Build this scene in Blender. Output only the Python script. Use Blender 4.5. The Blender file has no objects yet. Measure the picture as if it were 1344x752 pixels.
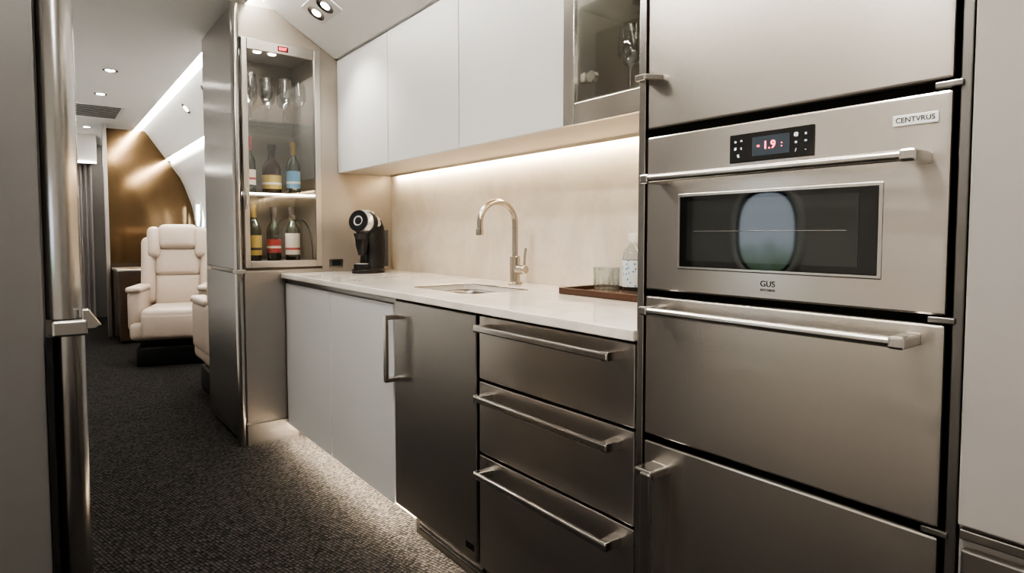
import bpy, bmesh, math
from mathutils import Vector, Matrix
R=math.radians
scene=bpy.context.scene
# ---------------------------------------------------------------- materials
def nmat(name):
    m=bpy.data.materials.new(name); m.use_nodes=True
    nt=m.node_tree; b=nt.nodes["Principled BSDF"]
    return m,nt,b
def pmat(name,col,metal=0,rough=.5,spec=.5,coat=0,trans=0,ior=1.45,noise=0,nscale=8,bump=0,bscale=200,stretch=(1,1,1)):
    m,nt,b=nmat(name)
    b.inputs['Base Color'].default_value=(*col,1); b.inputs['Metallic'].default_value=metal
    b.inputs['Roughness'].default_value=rough; b.inputs['Specular IOR Level'].default_value=spec
    b.inputs['Coat Weight'].default_value=coat; b.inputs['Transmission Weight'].default_value=trans
    b.inputs['IOR'].default_value=ior
    tc=nt.nodes.new('ShaderNodeTexCoord'); mp=nt.nodes.new('ShaderNodeMapping')
    nt.links.new(tc.outputs['Object'],mp.inputs['Vector']); mp.inputs['Scale'].default_value=stretch
    n=nt.nodes.new('ShaderNodeTexNoise'); n.inputs['Scale'].default_value=nscale; n.inputs['Detail'].default_value=4
    nt.links.new(mp.outputs['Vector'],n.inputs['Vector'])
    mx=nt.nodes.new('ShaderNodeMix'); mx.data_type='RGBA'; mx.blend_type='MIX'
    mx.inputs['A'].default_value=(*[c*(1-noise) for c in col],1); mx.inputs['B'].default_value=(*[min(1,c*(1+noise)) for c in col],1)
    nt.links.new(n.outputs['Fac'],mx.inputs['Factor']); nt.links.new(mx.outputs['Result'],b.inputs['Base Color'])
    if bump:
        n2=nt.nodes.new('ShaderNodeTexNoise'); n2.inputs['Scale'].default_value=bscale; n2.inputs['Detail'].default_value=2
        nt.links.new(mp.outputs['Vector'],n2.inputs['Vector'])
        bp=nt.nodes.new('ShaderNodeBump'); bp.inputs['Strength'].default_value=bump; bp.inputs['Distance'].default_value=.002
        nt.links.new(n2.outputs['Fac'],bp.inputs['Height']); nt.links.new(bp.outputs['Normal'],b.inputs['Normal'])
    return m
def steel(name,col=(.68,.64,.595),rough=.27,stretch=(1,1,60),aniso=.65,arot=.25,var=.012):
    m,nt,b=nmat(name)
    b.inputs['Metallic'].default_value=1; b.inputs['Roughness'].default_value=rough
    tc=nt.nodes.new('ShaderNodeTexCoord'); mp=nt.nodes.new('ShaderNodeMapping')
    nt.links.new(tc.outputs['Object'],mp.inputs['Vector']); mp.inputs['Scale'].default_value=stretch
    n=nt.nodes.new('ShaderNodeTexNoise'); n.inputs['Scale'].default_value=4; n.inputs['Detail'].default_value=1
    nt.links.new(mp.outputs['Vector'],n.inputs['Vector'])
    mx=nt.nodes.new('ShaderNodeMix'); mx.data_type='RGBA'
    mx.inputs['A'].default_value=(*[c*(1-var) for c in col],1); mx.inputs['B'].default_value=(*[c*(1+var) for c in col],1)
    nt.links.new(n.outputs['Fac'],mx.inputs['Factor']); nt.links.new(mx.outputs['Result'],b.inputs['Base Color'])
    if aniso:
        b.inputs['Anisotropic'].default_value=aniso; b.inputs['Anisotropic Rotation'].default_value=arot
        t=nt.nodes.new('ShaderNodeTangent'); t.direction_type='RADIAL'; t.axis='Z'; nt.links.new(t.outputs[0],b.inputs['Tangent'])
    return m
def emat(name,col,s):
    m,nt,b=nmat(name)
    b.inputs['Base Color'].default_value=(*col,1); b.inputs['Emission Color'].default_value=(*col,1); b.inputs['Emission Strength'].default_value=s
    return m
def thin_glass(name,tint=(.95,.97,.96),f0=.04,f1=.9):
    m=bpy.data.materials.new(name); m.use_nodes=True; nt=m.node_tree; nt.nodes.clear()
    o=nt.nodes.new('ShaderNodeOutputMaterial'); mx=nt.nodes.new('ShaderNodeMixShader')
    t=nt.nodes.new('ShaderNodeBsdfTransparent'); t.inputs[0].default_value=(*tint,1)
    g=nt.nodes.new('ShaderNodeBsdfGlossy'); g.inputs['Roughness'].default_value=.02
    f=nt.nodes.new('ShaderNodeLayerWeight'); f.inputs['Blend'].default_value=.5
    pw=nt.nodes.new('ShaderNodeMath'); pw.operation='POWER'; pw.inputs[1].default_value=4
    mm=nt.nodes.new('ShaderNodeMath'); mm.operation='MULTIPLY_ADD'; mm.inputs[1].default_value=f1-f0; mm.inputs[2].default_value=f0; mm.use_clamp=True
    nt.links.new(f.outputs['Facing'],pw.inputs[0]); nt.links.new(pw.outputs[0],mm.inputs[0]); nt.links.new(mm.outputs[0],mx.inputs[0])
    nt.links.new(t.outputs[0],mx.inputs[1]); nt.links.new(g.outputs[0],mx.inputs[2]); nt.links.new(mx.outputs[0],o.inputs[0])
    return m
S_H=steel('brushed_steel_horizontal')
S_V=steel('brushed_steel_vertical',col=(.56,.545,.53),stretch=(60,60,1),arot=0,rough=.22)
S_D=steel('dark_steel',col=(.26,.25,.24),rough=.3)
S_B=steel('satin_nickel',col=(.70,.675,.64),rough=.22,stretch=(1,1,1),aniso=0,var=.01)
S_T=steel('taupe_steel',col=(.46,.435,.41),rough=.36,stretch=(60,60,1),aniso=0)
S_K=steel('sink_steel',col=(.24,.225,.21),rough=.3,aniso=0)
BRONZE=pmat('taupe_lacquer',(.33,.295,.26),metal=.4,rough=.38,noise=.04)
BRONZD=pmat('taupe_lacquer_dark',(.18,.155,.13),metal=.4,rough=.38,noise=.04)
WHITE_D=pmat('grey_white_lacquer',(.60,.605,.605),rough=.38,noise=.012)
WALLG=pmat('warm_grey_panel',(.17,.162,.155),rough=.42,noise=.03)
WALLL=pmat('light_grey_panel',(.60,.585,.565),rough=.42,noise=.03)
WALLR=pmat('end_panel_grey',(.36,.34,.32),rough=.42,noise=.03)
CEIL=pmat('ceiling_white',(.88,.88,.87),rough=.55,noise=.02)
BLACK=pmat('black_plastic',(.012,.012,.013),rough=.3,noise=.1)
GAP=pmat('shadow_gap_black',(.01,.01,.01),rough=.6)
PLINTH=pmat('beige_plinth',(.62,.56,.49),rough=.5,noise=.03)
WHITEP=pmat('white_plastic',(.78,.78,.77),rough=.3,noise=.02)
LEATHER=pmat('cream_leather',(.46,.39,.33),rough=.45,noise=.06,nscale=30,bump=.2,bscale=300)
WOODD=pmat('dark_walnut',(.05,.032,.022),rough=.25,noise=.4,nscale=6,stretch=(1,1,8))
TRAY=pmat('tray_walnut',(.07,.035,.022),rough=.35,noise=.35,nscale=10,stretch=(8,1,1))
GOLD=pmat('bronze_gloss_panel',(.17,.115,.065),metal=.85,rough=.12,noise=.75,nscale=2,stretch=(1,1,.5))
CURT=pmat('curtain_fabric',(.33,.305,.30),rough=.8,noise=.1,bump=.2)
OVENG=pmat('oven_black_glass',(.006,.006,.007),rough=.03,ior=1.85)
LED_W=emat('led_warm',(1,.84,.62),44)
LED_K=emat('led_kick_warm',(1,.86,.68),130)
LED_C=emat('led_cove',(1,.95,.87),55)
LED_S=emat('led_shelf',(1,.93,.84),12)
DLM=emat('downlight_lens',(1,.95,.88),25)
RED=emat('red_led_digits',(1,.10,.14),5)
def pane():
    m,nt,b=nmat('daylight_pane'); tc=nt.nodes.new('ShaderNodeTexCoord'); s=nt.nodes.new('ShaderNodeSeparateXYZ'); nt.links.new(tc.outputs['Generated'],s.inputs[0])
    n=nt.nodes.new('ShaderNodeTexNoise'); n.inputs['Scale'].default_value=4; nt.links.new(tc.outputs['Generated'],n.inputs['Vector'])
    a=nt.nodes.new('ShaderNodeMath'); a.operation='MULTIPLY_ADD'; a.inputs[1].default_value=.35; nt.links.new(n.outputs['Fac'],a.inputs[0]); nt.links.new(s.outputs['Z'],a.inputs[2])
    r=nt.nodes.new('ShaderNodeValToRGB'); e=r.color_ramp.elements; e[0].position=.2; e[0].color=(.22,.33,.20,1); e[1].position=.62; e[1].color=(.80,.90,1,1)
    k=e.new(.42); k.color=(.45,.58,.55,1)
    nt.links.new(a.outputs[0],r.inputs[0]); nt.links.new(r.outputs[0],b.inputs['Emission Color']); b.inputs['Emission Strength'].default_value=2.0; b.inputs['Base Color'].default_value=(.1,.1,.1,1); return m
PANE=pane()
PANE_C=emat('cabin_daylight_pane',(.86,.94,1),5)
GLASS=thin_glass('cabinet_glass',(.96,.96,.95),.10,.85)
WGL=thin_glass('wine_glass_crystal',(.95,.96,.96),.20,1)
SHELF=thin_glass('shelf_glass',(.90,.94,.92),.07,.8)
def quartz(name,c1,c2,rough):
    m,nt,b=nmat(name); b.inputs['Roughness'].default_value=rough
    tc=nt.nodes.new('ShaderNodeTexCoord')
    n=nt.nodes.new('ShaderNodeTexNoise'); n.inputs['Scale'].default_value=3.2; n.inputs['Detail'].default_value=9; n.inputs['Roughness'].default_value=.65; n.inputs['Distortion'].default_value=1.3
    nt.links.new(tc.outputs['Object'],n.inputs['Vector'])
    r=nt.nodes.new('ShaderNodeValToRGB'); r.color_ramp.elements[0].position=.42; r.color_ramp.elements[0].color=(*c2,1); r.color_ramp.elements[1].position=.56; r.color_ramp.elements[1].color=(*c1,1)
    nt.links.new(n.outputs['Fac'],r.inputs['Fac']); nt.links.new(r.outputs['Color'],b.inputs['Base Color'])
    return m
COUNTER=quartz('cream_quartz',(.76,.72,.665),(.69,.64,.58),.06)
SPLASH=quartz('cream_marble',(.78,.72,.63),(.72,.655,.565),.26)
def carpet():
    m,nt,b=nmat('charcoal_carpet'); b.inputs['Roughness'].default_value=.95; b.inputs['Specular IOR Level'].default_value=.1
    tc=nt.nodes.new('ShaderNodeTexCoord'); mp=nt.nodes.new('ShaderNodeMapping'); mp.inputs['Scale'].default_value=(1,2.2,1); mp.inputs['Rotation'].default_value=(0,0,-.12)
    nt.links.new(tc.outputs['Object'],mp.inputs['Vector'])
    v=nt.nodes.new('ShaderNodeTexVoronoi'); v.inputs['Scale'].default_value=80; v.inputs['Randomness'].default_value=.35; nt.links.new(mp.outputs['Vector'],v.inputs['Vector'])
    sep=nt.nodes.new('ShaderNodeSeparateColor'); nt.links.new(v.outputs['Color'],sep.inputs[0])
    r=nt.nodes.new('ShaderNodeValToRGB'); r.color_ramp.elements[0].position=.0; r.color_ramp.elements[0].color=(.015,.014,.014,1); r.color_ramp.elements[1].position=1; r.color_ramp.elements[1].color=(.080,.074,.070,1)
    nt.links.new(sep.outputs[0],r.inputs['Fac'])
    dk=nt.nodes.new('ShaderNodeMapRange'); dk.inputs['From Min'].default_value=.25; dk.inputs['From Max'].default_value=.6; dk.inputs['To Min'].default_value=1; dk.inputs['To Max'].default_value=.15; nt.links.new(v.outputs['Distance'],dk.inputs['Value'])
    mu=nt.nodes.new('ShaderNodeMix'); mu.data_type='RGBA'; mu.blend_type='MULTIPLY'; mu.inputs['Factor'].default_value=1
    nt.links.new(r.outputs['Color'],mu.inputs['A']); nt.links.new(dk.outputs[0],mu.inputs['B']); nt.links.new(mu.outputs['Result'],b.inputs['Base Color'])
    bp=nt.nodes.new('ShaderNodeBump'); bp.inputs['Strength'].default_value=.9; bp.inputs['Distance'].default_value=.005
    nt.links.new(v.outputs['Distance'],bp.inputs['Height']); bp.invert=True; nt.links.new(bp.outputs['Normal'],b.inputs['Normal'])
    return m
CARPET=carpet()
# ---------------------------------------------------------------- helpers
def empty(name,loc=(0,0,0),rz=0):
    e=bpy.data.objects.new(name,None); e.empty_display_size=.05; e.location=loc; e.rotation_euler=(0,0,rz)
    scene.collection.objects.link(e); return e
def link(o,mat,parent=None,local=False):
    scene.collection.objects.link(o)
    if mat: o.data.materials.append(mat)
    if parent:
        o.parent=parent
        if not local: o.matrix_parent_inverse=Matrix.Translation(-Vector(parent.location))
    return o
def box(name,x,y,z,mat,parent=None,bev=0,seg=2,local=False,smooth=False,sub=0):
    me=bpy.data.meshes.new(name); bm=bmesh.new(); bmesh.ops.create_cube(bm,size=1)
    c=Vector(((x[0]+x[1])/2,(y[0]+y[1])/2,(z[0]+z[1])/2)); s=(abs(x[1]-x[0]),abs(y[1]-y[0]),abs(z[1]-z[0]))
    for v in bm.verts: v.co=Vector((v.co.x*s[0],v.co.y*s[1],v.co.z*s[2]))
    if bev: bmesh.ops.bevel(bm,geom=bm.edges[:],offset=min(bev,min(s)*.49),segments=seg,profile=.5,affect='EDGES')
    bm.to_mesh(me); bm.free()
    if smooth: me.shade_smooth()
    o=bpy.data.objects.new(name,me); o.location=c; link(o,mat,parent,local)
    if sub:
        m=o.modifiers.new('s','SUBSURF'); m.levels=sub; m.render_levels=sub
    return o
def lathe(name,prof,loc,mat,parent=None,seg=32,local=False,rot=None,sc=(1,1,1)):
    me=bpy.data.meshes.new(name); bm=bmesh.new(); rings=[]
    for r,z in prof:
        if r<1e-6: rings.append([bm.verts.new((0,0,z))])
        else: rings.append([bm.verts.new((r*math.cos(2*math.pi*i/seg)*sc[0],r*math.sin(2*math.pi*i/seg)*sc[1],z)) for i in range(seg)])
    for a,b in zip(rings,rings[1:]):
        for i in range(seg):
            j=(i+1)%seg
            if len(a)==1 and len(b)==1: continue
            if len(a)==1: bm.faces.new((a[0],b[j],b[i]))
            elif len(b)==1: bm.faces.new((a[i],a[j],b[0]))
            else: bm.faces.new((a[i],a[j],b[j],b[i]))
    bmesh.ops.recalc_face_normals(bm,faces=bm.faces[:])
    bm.to_mesh(me); bm.free(); me.shade_smooth()
    o=bpy.data.objects.new(name,me); o.location=loc
    if rot: o.rotation_euler=rot
    link(o,mat,parent,local)
    m=o.modifiers.new('e','EDGE_SPLIT'); m.split_angle=R(40)
    return o
def cyl(name,r,h,loc,mat,parent=None,rot=None,local=False,seg=32,bev=0):
    b=min(bev,r*.5)
    p=[(0,0),(r-b,0),(r,b),(r,h-b),(r-b,h),(0,h)] if b else [(0,0),(r,0),(r,h),(0,h)]
    return lathe(name,p,loc,mat,parent,seg,local,rot)
def tube(name,pts,r,mat,parent=None,local=False,cyc=False,res=6):
    cu=bpy.data.curves.new(name,'CURVE'); cu.dimensions='3D'; cu.bevel_depth=r; cu.bevel_resolution=res; cu.use_fill_caps=True
    sp=cu.splines.new('POLY'); sp.points.add(len(pts)-1)
    for p,q in zip(sp.points,pts): p.co=(*q,1)
    sp.use_cyclic_u=cyc; sp.use_smooth=True
    o=bpy.data.objects.new(name,cu); link(o,mat,parent,local); return o
def text(name,s,size,loc,rot,mat,parent,ext=.0003):
    cu=bpy.data.curves.new(name,'FONT'); cu.body=s; cu.size=size; cu.align_x='CENTER'; cu.align_y='CENTER'; cu.extrude=ext
    o=bpy.data.objects.new(name,cu); o.location=loc; o.rotation_euler=rot; link(o,mat,parent); return o
def prism(name,poly,axis,a0,a1,mat,parent=None,local=False,bev=0,smooth=False):
    me=bpy.data.meshes.new(name); bm=bmesh.new()
    def P(p,a): return {'y':(p[0],a,p[1]),'x':(a,p[0],p[1]),'z':(p[0],p[1],a)}[axis]
    A=[bm.verts.new(P(p,a0)) for p in poly]; B=[bm.verts.new(P(p,a1)) for p in poly]; n=len(poly)
    bm.faces.new(A); bm.faces.new(B)
    for i in range(n): bm.faces.new((A[i],A[(i+1)%n],B[(i+1)%n],B[i]))
    bmesh.ops.recalc_face_normals(bm,faces=bm.faces[:])
    if bev: bmesh.ops.bevel(bm,geom=bm.edges[:],offset=bev,segments=2,affect='EDGES',profile=.5)
    bm.to_mesh(me); bm.free()
    if smooth: me.shade_smooth()
    o=bpy.data.objects.new(name,me); link(o,mat,parent,local)
    if smooth:
        m=o.modifiers.new('e','EDGE_SPLIT'); m.split_angle=R(35)
    return o
def rrect(x0,x1,y0,y1,r,n=6):
    pts=[]
    for cx,cy,a in((x1-r,y1-r,0),(x0+r,y1-r,90),(x0+r,y0+r,180),(x1-r,y0+r,270)):
        for i in range(n+1):
            t=R(a+90*i/n); pts.append((cx+r*math.cos(t),cy+r*math.sin(t)))
    return pts
def sheet(name,pts,y0,y1,mat,parent=None):
    me=bpy.data.meshes.new(name); bm=bmesh.new()
    A=[bm.verts.new((p[0],y0,p[1])) for p in pts]; B=[bm.verts.new((p[0],y1,p[1])) for p in pts]
    for i in range(len(pts)-1): bm.faces.new((A[i],A[i+1],B[i+1],B[i]))
    bm.to_mesh(me); bm.free(); me.shade_smooth()
    o=bpy.data.objects.new(name,me); link(o,mat,parent)
    m=o.modifiers.new('e','EDGE_SPLIT'); m.split_angle=R(30)
    return o
def spot(name,loc,power,parent=None,ang=110,col=(1,.95,.88),rad=.035,rot=(0,0,0)):
    l=bpy.data.lights.new(name,'SPOT'); l.energy=power; l.spot_size=R(ang); l.spot_blend=.7; l.color=col; l.shadow_soft_size=rad
    o=bpy.data.objects.new(name,l); o.location=loc; o.rotation_euler=rot; scene.collection.objects.link(o)
    if parent: o.parent=parent; o.matrix_parent_inverse=Matrix.Translation(-Vector(parent.location))
    return o
# ---------------------------------------------------------------- room shell
box('floor',(-1.3,1.9),(-1.3,10.1),(-.05,0),CARPET)
box('ceiling',(-1.2,.87),(-1.3,10.1),(2.32,2.37),CEIL)
box('wall_right',(1.70,1.76),(-1.3,4.12),(0,2.45),WALLL)
box('wall_back',(-.8,1.76),(-1.3,-1.25),(0,2.45),WALLR)
W=empty('wall_left',(-.78,.4,1.2))
box('side_panel',(-.80,-.75),(-1.25,2.05),(0,2.32),WALLL,W)
box('dado_lower',(-.75,-.735),(-1.25,1.98),(.0,.45),WALLR,W)
box('dado_rail',(-.75,-.73),(-1.25,1.98),(.45,.47),S_B,W)
win=empty('window_1',(-.745,1.60,1.13))
def oval(cx,cy,rx,ry,n=40,p=2.6):
    out=[]
    for i in range(n):
        t=2*math.pi*i/n; c,s=math.cos(t),math.sin(t)
        out.append((cx+rx*math.copysign(abs(c)**(2/p),c),cy+ry*math.copysign(abs(s)**(2/p),s)))
    return out
prism('window_pane',oval(1.60,1.13,.15,.20),'x',-.749,-.742,PANE,win)
tube('window_seal',[(-.742,a,b) for a,b in oval(1.60,1.13,.152,.202)],.008,BLACK,win,cyc=True)
tube('window_frame',[(-.742,a,b) for a,b in oval(1.60,1.13,.175,.225)],.018,WHITEP,win,cyc=True)
box('led_strip_cove',(-.215,-.185),(-1.2,2.0),(2.300,2.312),LED_C)  # unseen cove strip, added as a main light for the galley
box('trim_3',(-.23,-.22),(-1.2,2.0),(2.285,2.32),CEIL)
prism('trim_1',[(.955,2.34),(1.34,2.11),(1.72,2.11),(1.72,2.45),(.955,2.45)],'y',.889,3.38,CEIL)
box('ceiling_galley_cap',(.87,1.76),(-1.3,4.14),(2.40,2.45),CEIL)
box('trim_2',(.865,.875),(-1.3,4.14),(2.32,2.42),CEIL)
box('led_strip_soffit',(.88,.90),(.9,4.1),(2.36,2.37),LED_C)
up=[(.87,2.32),(.875,2.345),(.93,2.345),(.93,2.30),(1.10,2.10),(1.15,1.98),(1.155,2.0),(1.2,2.0),(1.21,1.90),(1.29,1.78),(1.37,1.6),(1.42,1.4),(1.45,1.15)]
lo=[(1.45,1.15),(1.452,.5),(1.45,0)]
sheet('ceiling_fuselage_right',up,4.14,10.0,CEIL); sheet('wall_fuselage_right',lo,4.14,10.0,CEIL)
sheet('ceiling_fuselage_left',[(.7-x,z) for x,z in up],2.62,10.0,CEIL); sheet('wall_fuselage_left',[(.7-x,z) for x,z in lo],2.62,10.0,CEIL)
box('led_strip_cove',(.885,.915),(4.2,9.8),(2.325,2.337),LED_C)
box('led_strip_cove',(-.215,-.185),(2.7,9.8),(2.325,2.337),LED_C)
box('led_strip_sidewall',(1.16,1.185),(4.2,8.0),(1.975,1.99),LED_C)
box('wall_end',(-1.2,1.9),(9.95,10.0),(0,2.45),WALLG)
box('wall_galley_aft',(.84,1.9),(4.125,4.139),(0,2.45),WALLG)
for k,y in enumerate((5.0,6.3,7.6)):
    w=empty('window_%d'%(k+2),(1.43,y,1.4))
    prism('pane',oval(y,1.38,.12,.17),'x',1.405,1.435,PANE_C,w)
    tube('frame',[(1.405,a,b) for a,b in oval(y,1.38,.13,.18)],.014,WHITEP,w,cyc=True)
b=empty('partition_bulkhead',(1.0,8.0,0))
prism('bronze_panel',[(.58,.8),(1.44,.8),(1.44,1.2),(1.41,1.45),(1.30,1.78),(1.14,2.0),(.95,2.28),(.58,2.28)],'y',8.0,8.04,GOLD,b)
box('walnut_base',(.58,1.38),(7.97,8.06),(0,.8),WOODD,b)
box('edge_post',(.55,.585),(7.97,8.06),(0,2.32),S_T,b)
c=empty('side_credenza',(.72,7.6,0))
box('body',(.60,.86),(7.35,7.9),(0.02,.74),WOODD,c,bev=.01); box('top',(.59,.87),(7.34,7.91),(.74,.765),S_T,c,bev=.004)
box('toe',(.62,.84),(7.38,7.88),(0,.02),GAP,c)
def curtain():
    me=bpy.data.meshes.new('curtain'); bm=bmesh.new(); n=90; vs=[]
    for i in range(n+1):
        x=.0+.50*i/n; y=9.0+.035*math.sin(i*.7)+.015*math.sin(i*1.9)
        vs.append((bm.verts.new((x,y,.0)),bm.verts.new((x,y+.005,1.1)),bm.verts.new((x,y,1.97))))
    for a,b_ in zip(vs,vs[1:]):
        bm.faces.new((a[0],b_[0],b_[1],a[1])); bm.faces.new((a[1],b_[1],b_[2],a[2]))
    bm.to_mesh(me); bm.free(); me.shade_smooth()
    o=bpy.data.objects.new('curtain',me); link(o,CURT)
curtain()
v=empty('curtain_pelmet',(.3,9.0,2.2)); box('rail_cover',(-.6,.55),(8.9,9.1),(1.97,2.32),CEIL,v,bev=.01); box('pelmet_light',(-.5,.54),(8.885,8.9),(1.975,1.99),LED_S,v)
for x,y,p in((.35,-.5,52),(.35,.7,52),(.35,1.9,48),(.35,3.4,36),(.43,5.36,44),(.43,6.3,36),(.43,8.3,40)):  # galley-end downlights are out of view, added to brighten the galley
    d=empty('downlight',(x,y,2.32))
    lathe('trim_ring',[(.045,0),(.048,-.006),(.036,-.006),(.030,0),(.030,.004)],(x,y,2.32),S_B,d)
    cyl('lens',.029,.003,(x,y,2.313),DLM,d); spot('lamp',(x,y,2.305),p,d,ang=130)
SY=3.0; SX=1.125; SZ=2.238
d=empty('ceiling_spotlight',(SX,SY,SZ)); a=math.atan2(.23,.385)
o=box('bezel',(-.065,.065),(-.13,.13),(-.005,.005),WHITEP,None,bev=.003)
o.location=(SX,SY,SZ-.003); o.rotation_euler=(0,a,0); o.parent=d; o.matrix_parent_inverse=Matrix.Translation(-d.location)
for dy in(-.06,.06):
    cyl('lens',.022,.004,(SX-.005,SY+dy,SZ-.013),DLM,d,rot=(0,a,0))
    lathe('ring',[(.024,.0),(.045,.0),(.045,-.006),(.024,-.003),(.024,0)],(SX-.003,SY+dy,SZ-.009),S_B,d,rot=(0,a,0))
spot('lamp',(SX-.04,SY,SZ-.05),20,d,rot=(0,-.1,0))
for y in(5.1,5.9):
    d=empty('reading_light',(1.0,y,2.22)); cyl('bezel',.05,.01,(1.01,y,2.2),S_B,d,rot=(0,R(50),0)); cyl('lens',.025,.012,(1.008,y,2.197),DLM,d,rot=(0,R(50),0))
g=empty('air_vent',(.42,7.2,2.32)); box('frame',(.18,.66),(6.82,7.56),(2.312,2.32),WHITEP,g)
GV=pmat('vent_grey',(.12,.12,.12),rough=.5)
for i in range(9): box('slat_%d'%i,(.21,.63),(6.87+i*.075,6.905+i*.075),(2.308,2.313),GV,g)
# ---------------------------------------------------------------- left closet
L=empty('crew_closet',(-.3,2.3,0))
box('body',(-.745,.0),(2.03,2.6),(0.0,2.31),WALLG,L)
box('front_door',(-.60,-.004),(2.005,2.03),(.05,2.28),WALLG,L,bev=.004)
box('corner_back',(.0,.080),(2.05,2.6),(0,2.31),S_T,L)
lathe('corner_post_upper',[(0,0),(.041,0),(.041,1.415),(0,1.415)],(.042,2.045,.895),S_V,L,seg=48)
lathe('corner_post_lower',[(0,0),(.036,0),(.036,.85),(0,.85)],(.050,2.045,.0),S_V,L,seg=48)
box('corner_gap',(.0,.012),(2.0,2.04),(0,.85),GAP,L)
box('latch_block',(.012,.090),(1.985,2.06),(.85,.893),S_B,L,bev=.006)
prism('latch_lever',[(.078,.865),(.108,.865),(.122,.875),(.094,.92),(.078,.92)],'y',1.99,2.02,S_B,L,bev=.003)
# ---------------------------------------------------------------- bottle display cabinet
D=empty('bottle_display_cabinet',(1.2,3.7,0))
box('lower_body',(.83,1.69),(3.385,4.12),(.10,.93),S_T,D)
box('lower_front_panel',(.834,1.06),(3.378,3.386),(.12,.925),S_T,D,bev=.002)
box('kick',(.832,1.10),(3.37,3.40),(0,.112),S_B,D)
box('kick_body',(.82,1.69),(3.40,4.12),(0,.10),S_D,D)
box('side_door_lower',(.800,.83),(3.42,4.12),(.06,.915),S_V,D,bev=.004)
box('side_door_upper',(.800,.83),(3.42,4.12),(.935,2.30),S_V,D,bev=.004)
lathe('corner_post_lower',[(0,0),(.022,0),(.022,.92),(0,.92)],(.812,3.395,0),S_V,D,seg=48)
lathe('corner_post_upper',[(0,0),(.022,0),(.022,1.375),(0,1.375)],(.812,3.395,.935),S_V,D,seg=48)
box('latch_block',(.788,.838),(3.366,3.43),(.915,.938),S_B,D,bev=.003)
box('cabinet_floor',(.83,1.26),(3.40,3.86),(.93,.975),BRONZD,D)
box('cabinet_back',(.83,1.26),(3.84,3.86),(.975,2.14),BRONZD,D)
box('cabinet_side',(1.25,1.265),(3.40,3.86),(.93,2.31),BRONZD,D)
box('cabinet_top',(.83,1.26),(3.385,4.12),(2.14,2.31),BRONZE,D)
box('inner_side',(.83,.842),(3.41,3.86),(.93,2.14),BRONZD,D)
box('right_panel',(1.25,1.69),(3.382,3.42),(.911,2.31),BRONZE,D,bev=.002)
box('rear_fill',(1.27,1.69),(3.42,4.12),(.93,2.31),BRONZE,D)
fx0,fx1,fz0,fz1=.836,1.248,.945,2.135
for nm,x,z in(('frame_l',(fx0,fx0+.028),(fz0,fz1)),('frame_r',(fx1-.035,fx1),(fz0,fz1)),('frame_t',(fx0+.028,fx1-.035),(fz1-.055,fz1)),('frame_b',(fx0+.028,fx1-.035),(fz0,fz0+.035))):
    box(nm,x,(3.362,3.384),z,S_T,D,bev=.003)
box('glass_pane',(fx0+.025,fx1-.03),(3.370,3.374),(fz0+.03,fz1-.05),GLASS,D)
box('warning_label',(1.02,1.075),(3.3605,3.362),(2.092,2.120),pmat('label_dark_red',(.12,.01,.01),rough=.4),D)
text('warning_text','EXIT',.02,(1.047,3.3603,2.106),(R(90),0,0),RED,D)
box('door_pull',(.842,.85),(3.345,3.362),(1.25,1.36),S_B,D,bev=.002)
for z in(1.72,1.335): box('glass_shelf',(.845,1.248),(3.43,3.838),(z,z+.012),SHELF,D)
box('shelf_light',(.865,1.24),(3.415,3.43),(1.336,1.344),LED_S,D)
box('shelf_rail',(.845,1.248),(3.41,3.414),(1.325,1.335),S_B,D)
for x in(.98,1.06): cyl('puck_light',.02,.006,(x,3.6,2.134),DLM,D)
spot('cabinet_lamp',(1.05,3.58,2.12),14,D,ang=150); spot('cabinet_lamp2',(1.05,3.5,1.32),4,D,ang=160)
s=empty('power_outlet',(1.33,3.38,.96)); box('plate',(1.29,1.37),(3.374,3.381),(.935,.98),S_D,s,bev=.002); box('slot',(1.305,1.355),(3.372,3.375),(.945,.97),GAP,s)
BG=pmat('dark_bottle_glass',(.012,.02,.012),rough=.06,noise=.1); BRN=pmat('amber_bottle_glass',(.03,.014,.006),rough=.06,noise=.1)
LW=pmat('label_cream',(.66,.62,.54),rough=.5,noise=.05); LG=pmat('label_gold',(.5,.38,.12),rough=.35,metal=.4,noise=.1)
LB=pmat('label_blue',(.12,.3,.45),rough=.4,noise=.1); LR=pmat('label_red',(.4,.03,.03),rough=.4,noise=.1); FG=pmat('foil_gold',(.5,.35,.1),metal=.9,rough=.3)
FR=pmat('foil_red',(.3,.02,.02),rough=.35); FK=pmat('foil_black',(.02,.02,.02),rough=.35)
def bottle(name,x,y,z,h,r,glass,lab,foil,lab2=None,shoulder=.6,lz=(.15,.42)):
    e=empty(name,(x,y,z)); nr=r*.36
    p=[(0,.0),(r*.9,0),(r,.006),(r,h*shoulder*.92)]
    for i in range(1,9):
        t=i/8; p.append((nr+(r-nr)*(.5+.5*math.cos(math.pi*t)),h*(shoulder*.92+ (.80-shoulder*.92)*t*.9)))
    p+=[(nr*.95,h*.9),(nr*1.15,h*.93),(nr*1.15,h*.97),(0,h*.97)]
    lathe('body',p,(x,y,z),glass,e)
    lathe('foil',[(nr*1.1,h*.76),(nr*1.08,h*.9),(nr*1.3,h*.92),(nr*1.3,h),(0,h)],(x,y,z),foil,e)
    lathe('label',[(r*1.012,h*lz[0]),(r*1.02,h*lz[0]),(r*1.02,h*lz[1]),(r*1.012,h*lz[1])],(x,y,z),lab,e)
    if lab2: lathe('label_band',[(r*1.03,h*(lz[0]+.09)),(r*1.03,h*(lz[0]+.13))],(x,y,z),lab2,e)
z2=1.3475; z3=.9755
bottle('wine_bottle',.915,3.56,z2,.31,.033,BG,LW,FR,LR)
bottle('wine_bottle',1.035,3.56,z2,.275,.050,BRN,LG,FK,LW,shoulder=.55,lz=(.1,.38))
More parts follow.
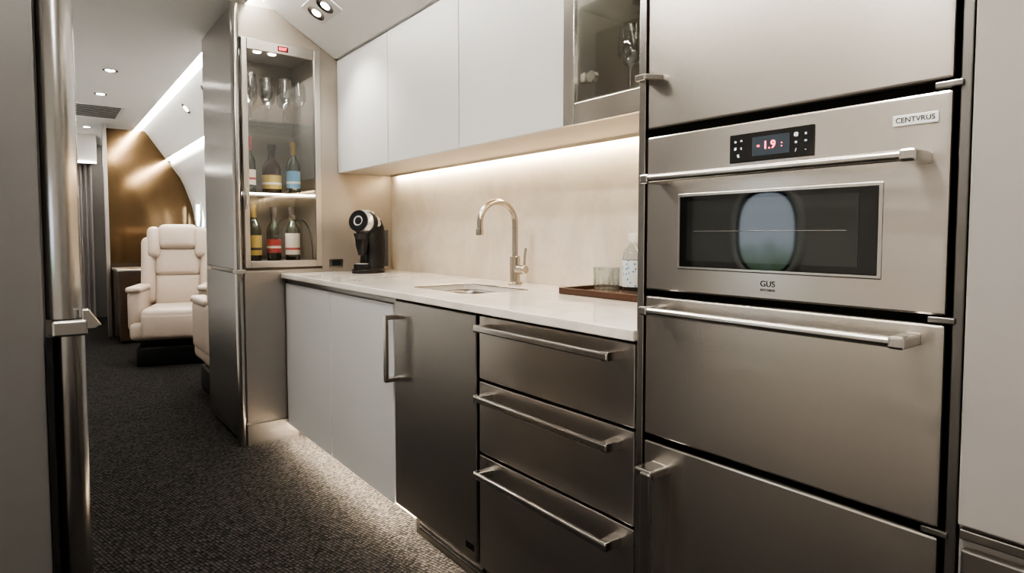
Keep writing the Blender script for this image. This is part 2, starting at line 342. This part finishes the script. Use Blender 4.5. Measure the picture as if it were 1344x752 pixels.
bottle('wine_bottle',1.155,3.56,z2,.30,.038,BG,LB,FG,LW,shoulder=.6,lz=(.12,.45))
bottle('wine_bottle',.93,3.56,z3,.315,.042,BG,LG,FG,FK,lz=(.1,.45))
bottle('wine_bottle',1.04,3.56,z3,.30,.038,BG,LR,FK,LW,lz=(.14,.40))
bottle('wine_bottle',1.145,3.56,z3,.305,.040,BG,LW,FK,LR,lz=(.1,.5))
hs=[]
for i in range(21):
    t=i/20; hs.append((1.12+.105*math.sin(t*math.pi*.5),3.46,1.20-.215*t**2.2+.02*math.sin(math.pi*t)))
hs.append((1.225,3.46,.980))
tube('decanter_stand_hook',hs,.005,BLACK)
def wineglass(name,x,y,z,h=.22,r=.036):
    e=empty(name,(x,y,z))
    p=[(0,0),(r*.95,.001),(r*.95,.003),(.006,.008),(.004,.02),(.004,h*.42),(.008,h*.46),(r*.6,h*.51),(r*.95,h*.62),(r,h*.72),(r*.92,h*.88),(r*.82,h),(r*.80,h),(r*.9,h*.88),(r*.97,h*.72),(r*.92,h*.63),(r*.5,h*.53),(0,h*.5)]
    lathe('stemware',p,(x,y,z),WGL,e)
for x,y,h in((.91,3.5,.255),(1.0,3.52,.245),(1.095,3.5,.25),(1.18,3.52,.24),(1.05,3.66,.25),(.955,3.66,.25),(1.14,3.67,.25)):
    wineglass('wine_glass',x,y,1.7325,h,.040)
# ---------------------------------------------------------------- base cabinets
XF=1.04
B=empty('base_cabinet',(1.35,2.7,0))
box('carcass',(1.062,1.69),(2.215,3.368),(.10,.88),WHITE_D,B); box('carcass_front',(1.062,1.10),(2.08,2.215),(.10,.88),WHITE_D,B)
box('top_channel',(1.05,1.064),(2.08,3.37),(.862,.884),S_D,B)
box('door_left',(XF,1.061),(2.728,3.366),(.088,.858),WHITE_D,B,bev=.002); box('door_right',(XF,1.061),(2.088,2.722),(.088,.858),WHITE_D,B,bev=.002)
box('plinth',(1.135,1.16),(1.97,3.368),(0,.099),PLINTH,B)
box('kick_led',(1.066,1.09),(2.09,3.36),(.090,.0995),LED_K,B)
F=empty('under_counter_refrigerator',(1.35,1.8,0))
box('body',(1.08,1.69),(1.525,2.075),(.108,.70),S_D,F); box('top_rail',(1.062,1.12),(1.525,2.075),(.7,.885),GAP,F)
box('gap_filler',(1.064,1.08),(1.518,1.53),(.06,.88),GAP,F)
box('door',(XF,1.064),(1.532,2.078),(.098,.875),steel('fridge_steel',col=(.43,.41,.385),rough=.30),F,bev=.004)
box('grille',(1.085,1.12),(1.53,2.0),(.0,.107),S_D,F)
for i in range(4): box('grille_slot_%d'%i,(1.081,1.086),(1.56,1.97),(.026+i*.017,.034+i*.017),GAP,F)
box('kick_led',(1.066,1.078),(1.60,2.07),(.100,.107),LED_K,F)
box('badge',(1.0385,1.0405),(1.545,1.59),(.13,.15),BLACK,F)
def bar_v(par,x,y,z0,z1,w=.018,t=.012,xd=XF):
    box('handle_bar',(x,x+t),(y-w/2,y+w/2),(z0,z1),S_B,par,bev=.003)
    for z in(z0,z1-.018): box('handle_mount',(x+t*.5,xd+.002),(y-w/2,y+w/2),(z,z+.018),S_B,par,bev=.003)
bar_v(F,.985,2.048,.575,.825,w=.024)
def bar_h(par,x,y0,y1,z,t=.014,h=.018,xd=XF):
    box('handle_bar',(x,x+t),(y0,y1),(z-h/2,z+h/2),S_B,par,bev=.004)
    for y in(y0,y1-.022):
        prism('handle_mount',[(x+.002,y),(x+.002,y+.022),(xd+.002,y+.03 if y==y0 else y+.02),(xd+.002,y if y==y0 else y-.008)],'z',z-h*.6,z+h*.6,S_B,par,bev=.002)
DU=empty('drawer_unit',(1.35,1.2,0))
box('carcass',(1.066,1.69),(.888,1.515),(.06,.70),S_D,DU); box('top_rail',(1.062,1.12),(.888,1.515),(.7,.885),GAP,DU)
box('kick',(1.10,1.69),(.888,1.515),(0,.06),GAP,DU)
S_H2=steel('drawer_steel',col=(.60,.565,.53),rough=.29)
for nm,z in(('drawer_front_a',(.684,.876)),('drawer_front_b',(.458,.676)),('drawer_front_c',(.10,.450))):
    box(nm,(XF,1.064),(.900,1.514),z,S_H2,DU,bev=.003)
for z in(.847,.640,.412): bar_h(DU,.985,.935,1.470,z)
ct=box('countertop',(1.02,1.683),(.888,3.379),(.885,.911),COUNTER,bev=.003)
cut=prism('cut',rrect(1.17,1.47,1.77,2.20,.05),'z',.8,1.0,None)
m=ct.modifiers.new('b','BOOLEAN'); m.object=cut; m.operation='DIFFERENCE'; m.solver='EXACT'
dg=bpy.context.evaluated_depsgraph_get(); dg.update()
me=bpy.data.meshes.new_from_object(ct.evaluated_get(dg)); ct.modifiers.clear(); ct.data=me; bpy.data.objects.remove(cut)
def sink():
    e=empty('kitchen_sink',(1.32,1.985,.885)); me=bpy.data.meshes.new('bowl'); bm=bmesh.new()
    R_=[]
    for ins,z in((-.006,.884),(.0,.884),(.004,.872),(.014,.78),(.03,.752),(.06,.745)):
        R_.append([bm.verts.new((p[0],p[1],z)) for p in rrect(1.17+ins,1.47-ins,1.77+ins,2.20-ins,.05-ins*.3)])
    for a,b_ in zip(R_,R_[1:]):
        n=len(a)
        for i in range(n): bm.faces.new((a[i],a[(i+1)%n],b_[(i+1)%n],b_[i]))
    bm.faces.new(R_[-1]); bmesh.ops.recalc_face_normals(bm,faces=bm.faces[:]); bm.to_mesh(me); bm.free(); me.shade_smooth()
    o=bpy.data.objects.new('bowl',me); link(o,S_K,e)
    tube('rim',[(p[0],p[1],.9095) for p in rrect(1.171,1.469,1.771,2.199,.05)],.002,S_B,e,cyc=True)
    lathe('drain',[(0,.002),(.03,.002),(.04,.004),(.042,0)],(1.32,1.985,.746),S_D,e)
sink()
T=empty('kitchen_faucet',(1.58,2.03,.911))
fx,fy=1.58,2.03
FN=steel('brushed_nickel_faucet',col=(.50,.45,.39),rough=.25,stretch=(1,1,1),aniso=0,var=.01)
lathe('base_flange',[(0,0),(.03,0),(.03,.006),(.024,.010),(0,.010)],(fx,fy,.911),FN,T)
cyl('body',.0215,.115,(fx,fy,.915),FN,T,bev=.003)
arc=[(fx,fy,1.02),(fx,fy,1.10),(fx,fy,1.165)]
for i in range(1,25):
    t=math.pi*i/24*1.03; arc.append((fx-.09+.09*math.cos(t),fy,1.165+.09*math.sin(t)))
arc.append((fx-.181,fy,1.135))
tube('spout',arc,.0125,FN,T,res=8); cyl('aerator',.0155,.028,(fx-.181,fy,1.118),FN,T,bev=.002)
cyl('valve',.019,.055,(fx,fy-.015,.975),FN,T,rot=(R(90),0,0),bev=.003)
tube('lever',[(fx,fy-.062,.978),(fx,fy-.066,1.03),(fx+.003,fy-.068,1.065)],.0055,FN,T)
box('backsplash',(1.684,1.699),(.888,3.381),(.885,1.471),SPLASH)
# ---------------------------------------------------------------- wall cabinets
U=empty('wall_cabinet',(1.52,2.4,1.47))
box('carcass',(1.37,1.69),(1.475,3.378),(1.485,2.10),WHITE_D,U); box('underside',(1.36,1.683),(.89,3.378),(1.472,1.486),PLINTH,U)
for i,(a,b_) in enumerate(((2.747,3.376),(2.109,2.741),(1.478,2.103))): box('door_%d'%i,(1.35,1.371),(a,b_),(1.470,2.10),WHITE_D,U,bev=.002)
for y in(2.744,2.106): box('door_gap',(1.362,1.372),(y-.004,y+.004),(1.48,2.09),GAP,U)
box('led_strip',(1.655,1.672),(.90,3.30),(1.464,1.472),LED_W,U)
box('led_profile',(1.645,1.655),(.90,3.32),(1.460,1.472),S_B,U)
G=empty('glass_wall_cabinet',(1.52,1.18,1.47))
box('post',(1.345,1.69),(1.43,1.473),(1.486,2.10),S_T,G,bev=.002); box('post_face',(1.343,1.36),(1.425,1.475),(1.468,2.10),S_B,G,bev=.002)
box('bottom_rail',(1.345,1.365),(.89,1.425),(1.468,1.535),S_B,G,bev=.002); box('interior_floor',(1.365,1.69),(.89,1.43),(1.486,1.545),S_T,G)
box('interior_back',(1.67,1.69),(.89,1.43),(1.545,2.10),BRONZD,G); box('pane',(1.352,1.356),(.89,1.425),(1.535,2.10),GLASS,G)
box('top_panel',(1.345,1.69),(.89,1.475),(2.10,2.112),S_T,G)
box('glass_shelf',(1.372,1.668),(.89,1.428),(1.83,1.84),SHELF,G)
box('hinge_arm',(1.366,1.40),(1.40,1.43),(1.60,1.63),S_B,G,bev=.003); cyl('hinge_cup',.017,.02,(1.372,1.38,1.615),S_B,G,rot=(0,R(90),0))
box('interior_led',(1.64,1.655),(.9,1.42),(2.088,2.098),LED_S,G)
spot('cabinet_lamp',(1.5,1.2,2.08),9,G,ang=150)
wineglass('wine_glass',1.50,1.33,1.5455,.235,.04); wineglass('wine_glass',1.60,1.22,1.5455,.235,.04)
wineglass('wine_glass',1.50,1.28,1.8405,.2,.036); wineglass('wine_glass',1.58,1.33,1.8405,.2,.036)
# ---------------------------------------------------------------- tall appliance tower
TW=empty('tall_cabinet',(1.35,.58,0)); yA=.312
box('carcass',(1.07,1.69),(.293,.866),(0.02,2.40),GAP,TW)
box('plinth',(1.08,1.69),(.293,.866),(0.0,.02),GAP,TW)
box('side_panel',(1.028,1.69),(.868,.886),(0,2.40),S_B,TW,bev=.001)
box('upper_door',(1.03,1.066),(yA,.864),(1.343,2.32),S_H,TW,bev=.004)
box('jamb',(1.035,1.10),(.291,.305),(0,2.40),S_D,TW,bev=.002)
prism('upper_latch',[(.985,.835),(.985,.862),(1.034,.862),(1.034,.815),(1.02,.815)],'z',1.437,1.450,S_B,TW,bev=.003)
for z in(1.3350,.9955,.681): box('hinge',(1.03,1.06),(.300,.335),(z-.005,z+.005),S_D,TW,bev=.002)
O=empty('wall_oven',(1.05,.58,1.0))
box('front',(1.03,1.066),(yA,.864),(1.002,1.327),S_H,O,bev=.004)
box('window_bezel',(1.0275,1.032),(.398,.781),(1.050,1.203),S_B,O,bev=.002)
box('window_glass',(1.0262,1.030),(.404,.775),(1.056,1.197),OVENG,O,bev=.001)
OIN=pmat('oven_tinted_inner',(.022,.026,.024),rough=.04,ior=1.9,noise=.15,nscale=5)
box('window_inner',(1.0255,1.0265),(.432,.757),(1.068,1.187),OIN,O)
tube('rack',[(1.0252,.45,1.127),(1.0252,.74,1.127)],.0005,S_D,O)
box('display',(1.0265,1.031),(.507,.664),(1.253,1.305),OVENG,O,bev=.001)
box('screen',(1.0258,1.0268),(.548,.618),(1.262,1.296),pmat('lcd_screen',(.06,.075,.09),rough=.1),O)
rt=(R(90),0,R(-90)); ICON=emat('icon_white',(.8,.85,.9),.8)
text('clock_digits','1.9',.020,(1.0254,.585,1.279),rt,RED,O)
text('clock_marks',':',.016,(1.0254,.562,1.279),rt,RED,O); text('clock_marks','=',.010,(1.0254,.606,1.279),rt,RED,O)
for y,z,sy in((.652,1.292,'o'),(.640,1.292,'='),(.652,1.279,'#'),(.640,1.279,'c'),(.646,1.265,'%'),(.537,1.292,'@'),(.520,1.292,'x'),(.537,1.279,'o'),(.520,1.279,'='),(.537,1.265,'/'),(.520,1.265,'-')):
    text('icon',sy,.008,(1.0263,y,z),rt,ICON,O)
box('name_badge',(1.0275,1.031),(.328,.388),(1.283,1.299),WHITEP,O,bev=.001)
text('badge_text','CENTVRUS',.0105,(1.0272,.358,1.291),rt,BLACK,O)
text('logo','GUS',.015,(1.0296,.585,1.031),rt,BLACK,O); text('logo_sub','KITCHENS',.006,(1.0296,.585,1.020),rt,BLACK,O)
def bar_round(par,z,y0,y1,x=.975,r=.0085):
    tube('handle_bar',[(x,y0,z),(x,y1,z)],r,S_B,par,res=8)
    for y in(y0+.008,y1-.008):
        box('handle_mount',(x-.009,1.032),(y-.011,y+.011),(z-.0095,z+.0095),S_B,par,bev=.004)
bar_round(O,1.233,.338,.828)
WD=empty('warming_drawer',(1.05,.58,.8))
box('front',(1.03,1.066),(yA,.864),(.688,.989),S_H,WD,bev=.004); bar_round(WD,.964,.345,.828)
RF=empty('refrigerator',(1.05,.58,.3))
box('front',(1.03,1.066),(yA,.864),(.06,.674),S_H,RF,bev=.004)
box('handle_bar',(.972,.988),(.80,.828),(.16,.628),S_B,RF,bev=.005); box('handle_mount',(.975,1.032),(.80,.845),(.612,.632),S_B,RF,bev=.004); box('handle_mount',(.975,1.032),(.80,.828),(.16,.18),S_B,RF,bev=.004)
RP=empty('galley_end_panel',(1.35,-.5,0))
box('body',(1.04,1.69),(-1.24,.288),(0,2.40),WALLR,RP)
box('upper_face',(1.025,1.041),(-1.24,.287),(.705,2.38),WALLR,RP,bev=.003)
box('divider',(1.028,1.041),(-1.24,.286),(.685,.700),S_B,RP,bev=.002); box('lower_face',(1.025,1.041),(-1.24,.282),(.05,.672),S_T,RP,bev=.003)
# ---------------------------------------------------------------- coffee machine
CM=empty('coffee_machine',(1.42,3.14,.9115),R(-58))
SIL=pmat('silver_grey_plastic',(.58,.57,.56),rough=.28,metal=.4)
prism('base',oval(0,0,.075,.105,n=40,p=2.4),'z',0,.022,BLACK,CM,local=True,bev=.003)
prism('drip_tray',oval(0,-.06,.045,.04,n=30,p=2.2),'z',.022,.05,BLACK,CM,local=True,bev=.002)
cyl('drip_grate',.035,.003,(0,-.06,.05),SIL,CM,local=True)
def loft(name,secs,mat,parent):
    me=bpy.data.meshes.new(name); bm=bmesh.new(); rr=[]
    for cy,z,rx,ry in secs: rr.append([bm.verts.new((p[0],p[1]+cy,z)) for p in oval(0,0,rx,ry,n=28,p=2.4)])
    for a,b_ in zip(rr,rr[1:]):
        for i in range(28): bm.faces.new((a[i],a[(i+1)%28],b_[(i+1)%28],b_[i]))
    bm.faces.new(rr[0]); bm.faces.new(rr[-1]); bmesh.ops.recalc_face_normals(bm,faces=bm.faces[:]); bm.to_mesh(me); bm.free(); me.shade_smooth()
    o=bpy.data.objects.new(name,me); link(o,mat,parent,True); m=o.modifiers.new('e','EDGE_SPLIT'); m.split_angle=R(45); return o
loft('column',[(.03,.02,.062,.07),(.035,.08,.058,.062),(.04,.14,.057,.06),(.035,.20,.062,.072),(.02,.25,.066,.085),(.01,.285,.060,.075),(.01,.305,.045,.055)],BLACK,CM)
lathe('head_shell',[(0,-.075),(.045,-.072),(.060,-.06),(.066,-.03),(.064,.02),(.055,.05),(.03,.07),(0,.075)],(0,-.015,.268),SIL,CM,local=True,rot=(R(78),0,0))
lathe('head_band',[(.0665,-.01),(.070,-.006),(.070,.022),(.0655,.026)],(0,-.015,.268),BLACK,CM,local=True,rot=(R(78),0,0))
lathe('head_face_ring',[(.028,.0),(.048,-.002),(.056,.008),(.057,.02),(.028,.02)],(0,-.075,.280),BLACK,CM,local=True,rot=(R(78),0,0))
lathe('head_face_chrome',[(.020,.0),(.036,-.004),(.038,.012),(.020,.012)],(0,-.079,.2808),WHITEP,CM,local=True,rot=(R(78),0,0)); cyl('head_face_button',.020,.014,(0,-.080,.2808),BLACK,CM,local=True,rot=(R(78),0,0))
lathe('nozzle',[(0,0),(.016,0),(.034,.03),(.044,.06),(0,.06)],(0,-.062,.155),BLACK,CM,local=True)
loft('capsule_holder',[(-.06,.098,.018,.02),(-.06,.15,.03,.034),(-.055,.20,.036,.04)],BLACK,CM)
prism('water_tank',oval(0,.115,.05,.03,n=30,p=2.4),'z',.03,.235,pmat('smoked_tank',(.06,.06,.065),rough=.1),CM,local=True,bev=.003)
tube('lever',[(-.03,.0,.325),(-.01,-.03,.337),(.02,-.03,.337),(.035,.0,.325)],.006,SIL,CM,local=True)
# ---------------------------------------------------------------- tray, tumbler, bottle
TR=empty('serving_tray',(1.56,1.33,.9112))
box('tray_base',(1.455,1.665),(1.06,1.60),(.9115,.919),TRAY,TR,bev=.002)
for nm,x,y in(('rim_a',(1.447,1.457),(1.052,1.608)),('rim_b',(1.663,1.673),(1.052,1.608)),('rim_c',(1.455,1.665),(1.598,1.608)),('rim_d',(1.455,1.665),(1.052,1.062))):
    box(nm,x,y,(.9115,.934),TRAY,TR,bev=.003)
CRY=thin_glass('tumbler_crystal',(.92,.94,.93),.14,1)
e=empty('glass_tumbler',(1.54,1.465,.92))
lathe('tumbler',[(0,0),(.040,0),(.0425,.004),(.046,.088),(.0445,.088),(.040,.016),(0,.014)],(1.54,1.465,.9195),CRY,e)
for i in range(14):
    t=2*math.pi*i/14; tube('cut_facet',[(.0425*math.cos(t),.0425*math.sin(t),.006),(.0445*math.cos(t+.18),.0445*math.sin(t+.18),.05)],.0012,CRY,e,local=True,res=2)
e=empty('water_bottle',(1.585,1.385,.92)); CB=thin_glass('clear_bottle_glass',(.88,.92,.93),.10,1)
lathe('bottle_body',[(0,0),(.034,0),(.036,.004),(.036,.125),(.032,.148),(.018,.165),(.014,.17),(.014,.19),(0,.19)],(1.585,1.385,.9195),CB,e)
lathe('screw_cap',[(.0165,.175),(.0175,.178),(.0175,.203),(.016,.206),(0,.206)],(1.585,1.385,.9195),WHITEP,e)
def dotlabel():
    m,nt,b=nmat('blue_dot_label'); tc=nt.nodes.new('ShaderNodeTexCoord'); v=nt.nodes.new('ShaderNodeTexVoronoi'); v.inputs['Scale'].default_value=90
    nt.links.new(tc.outputs['Object'],v.inputs['Vector']); r=nt.nodes.new('ShaderNodeValToRGB'); r.color_ramp.interpolation='CONSTANT'
    r.color_ramp.elements[0].color=(.08,.25,.5,1); r.color_ramp.elements[1].position=.3; r.color_ramp.elements[1].color=(.6,.63,.63,1)
    nt.links.new(v.outputs['Distance'],r.inputs[0]); nt.links.new(r.outputs[0],b.inputs['Base Color']); return m
lathe('bottle_label',[(.0364,.025),(.0368,.025),(.0368,.115),(.0364,.115)],(1.585,1.385,.9195),dotlabel(),e)
# ---------------------------------------------------------------- cabin seats
def seat(name,x,y,rz,sx=1):
    e=empty(name,(x,y,0),rz); e.scale=(sx,1,1)
    def sb(nm,xx,yy,zz,mt,bv,rx=0):
        o=box(nm,xx,yy,zz,mt,e,bev=bv,seg=4,local=True,smooth=True)
        if rx: o.rotation_euler=(rx,0,0)
        return o
    sb('base_plinth',(-.27,.27),(-.25,.30),(0,.17),BLACK,.02); sb('base_swivel',(-.24,.24),(-.22,.27),(.17,.23),BLACK,.01)
    sb('seat_shell',(-.31,.31),(-.29,.33),(.22,.38),LEATHER,.05)
    sb('cushion',(-.215,.215),(-.34,.25),(.36,.50),LEATHER,.055)
    sb('cushion_front',(-.21,.21),(-.345,-.27),(.24,.46),LEATHER,.035)
    for s_ in(-1,1):
        sb('arm',tuple(sorted((s_*.215,s_*.325))),(-.26,.28),(.30,.655),LEATHER,.045)
        sb('arm_cap',tuple(sorted((s_*.21,s_*.33))),(-.28,.20),(.63,.68),LEATHER,.022)
        sb('back_bolster',tuple(sorted((s_*.18,s_*.300))),(.12,.30),(.48,1.10),LEATHER,.058,R(-8))
        sb('head_wing',tuple(sorted((s_*.14,s_*.250))),(.14,.31),(.90,1.19),LEATHER,.05,R(-8))
    sb('back_panel',(-.22,.22),(.22,.36),(.45,1.19),LEATHER,.065,R(-8))
    sb('back_cushion_lower',(-.195,.195),(.14,.26),(.46,.76),LEATHER,.045,R(-8))
    sb('back_cushion_upper',(-.195,.195),(.16,.28),(.74,1.0),LEATHER,.045,R(-8))
    sb('headrest',(-.165,.165),(.155,.30),(.98,1.215),LEATHER,.06,R(-8))
    return e
seat('airplane_seat',.93,6.15,R(-18))
seat('airplane_seat',1.135,4.66,R(180),.9)
# ---------------------------------------------------------------- world + camera
w=bpy.data.worlds.new('w'); scene.world=w; w.use_nodes=True; w.node_tree.nodes['Background'].inputs[0].default_value=(.6,.75,1,1); w.node_tree.nodes['Background'].inputs[1].default_value=.5
cam=bpy.data.cameras.new('camera'); co=bpy.data.objects.new('camera',cam); scene.collection.objects.link(co); scene.camera=co
cam.sensor_width=36; cam.lens=36*800/1344; cam.shift_y=-28/1344; cam.clip_start=.02
co.location=(0,0,1.12); co.rotation_euler=(R(90-2.86),0,R(-37.6))
scene.view_settings.view_transform='AgX'; scene.view_settings.look='AgX - High Contrast'; scene.view_settings.exposure=.05
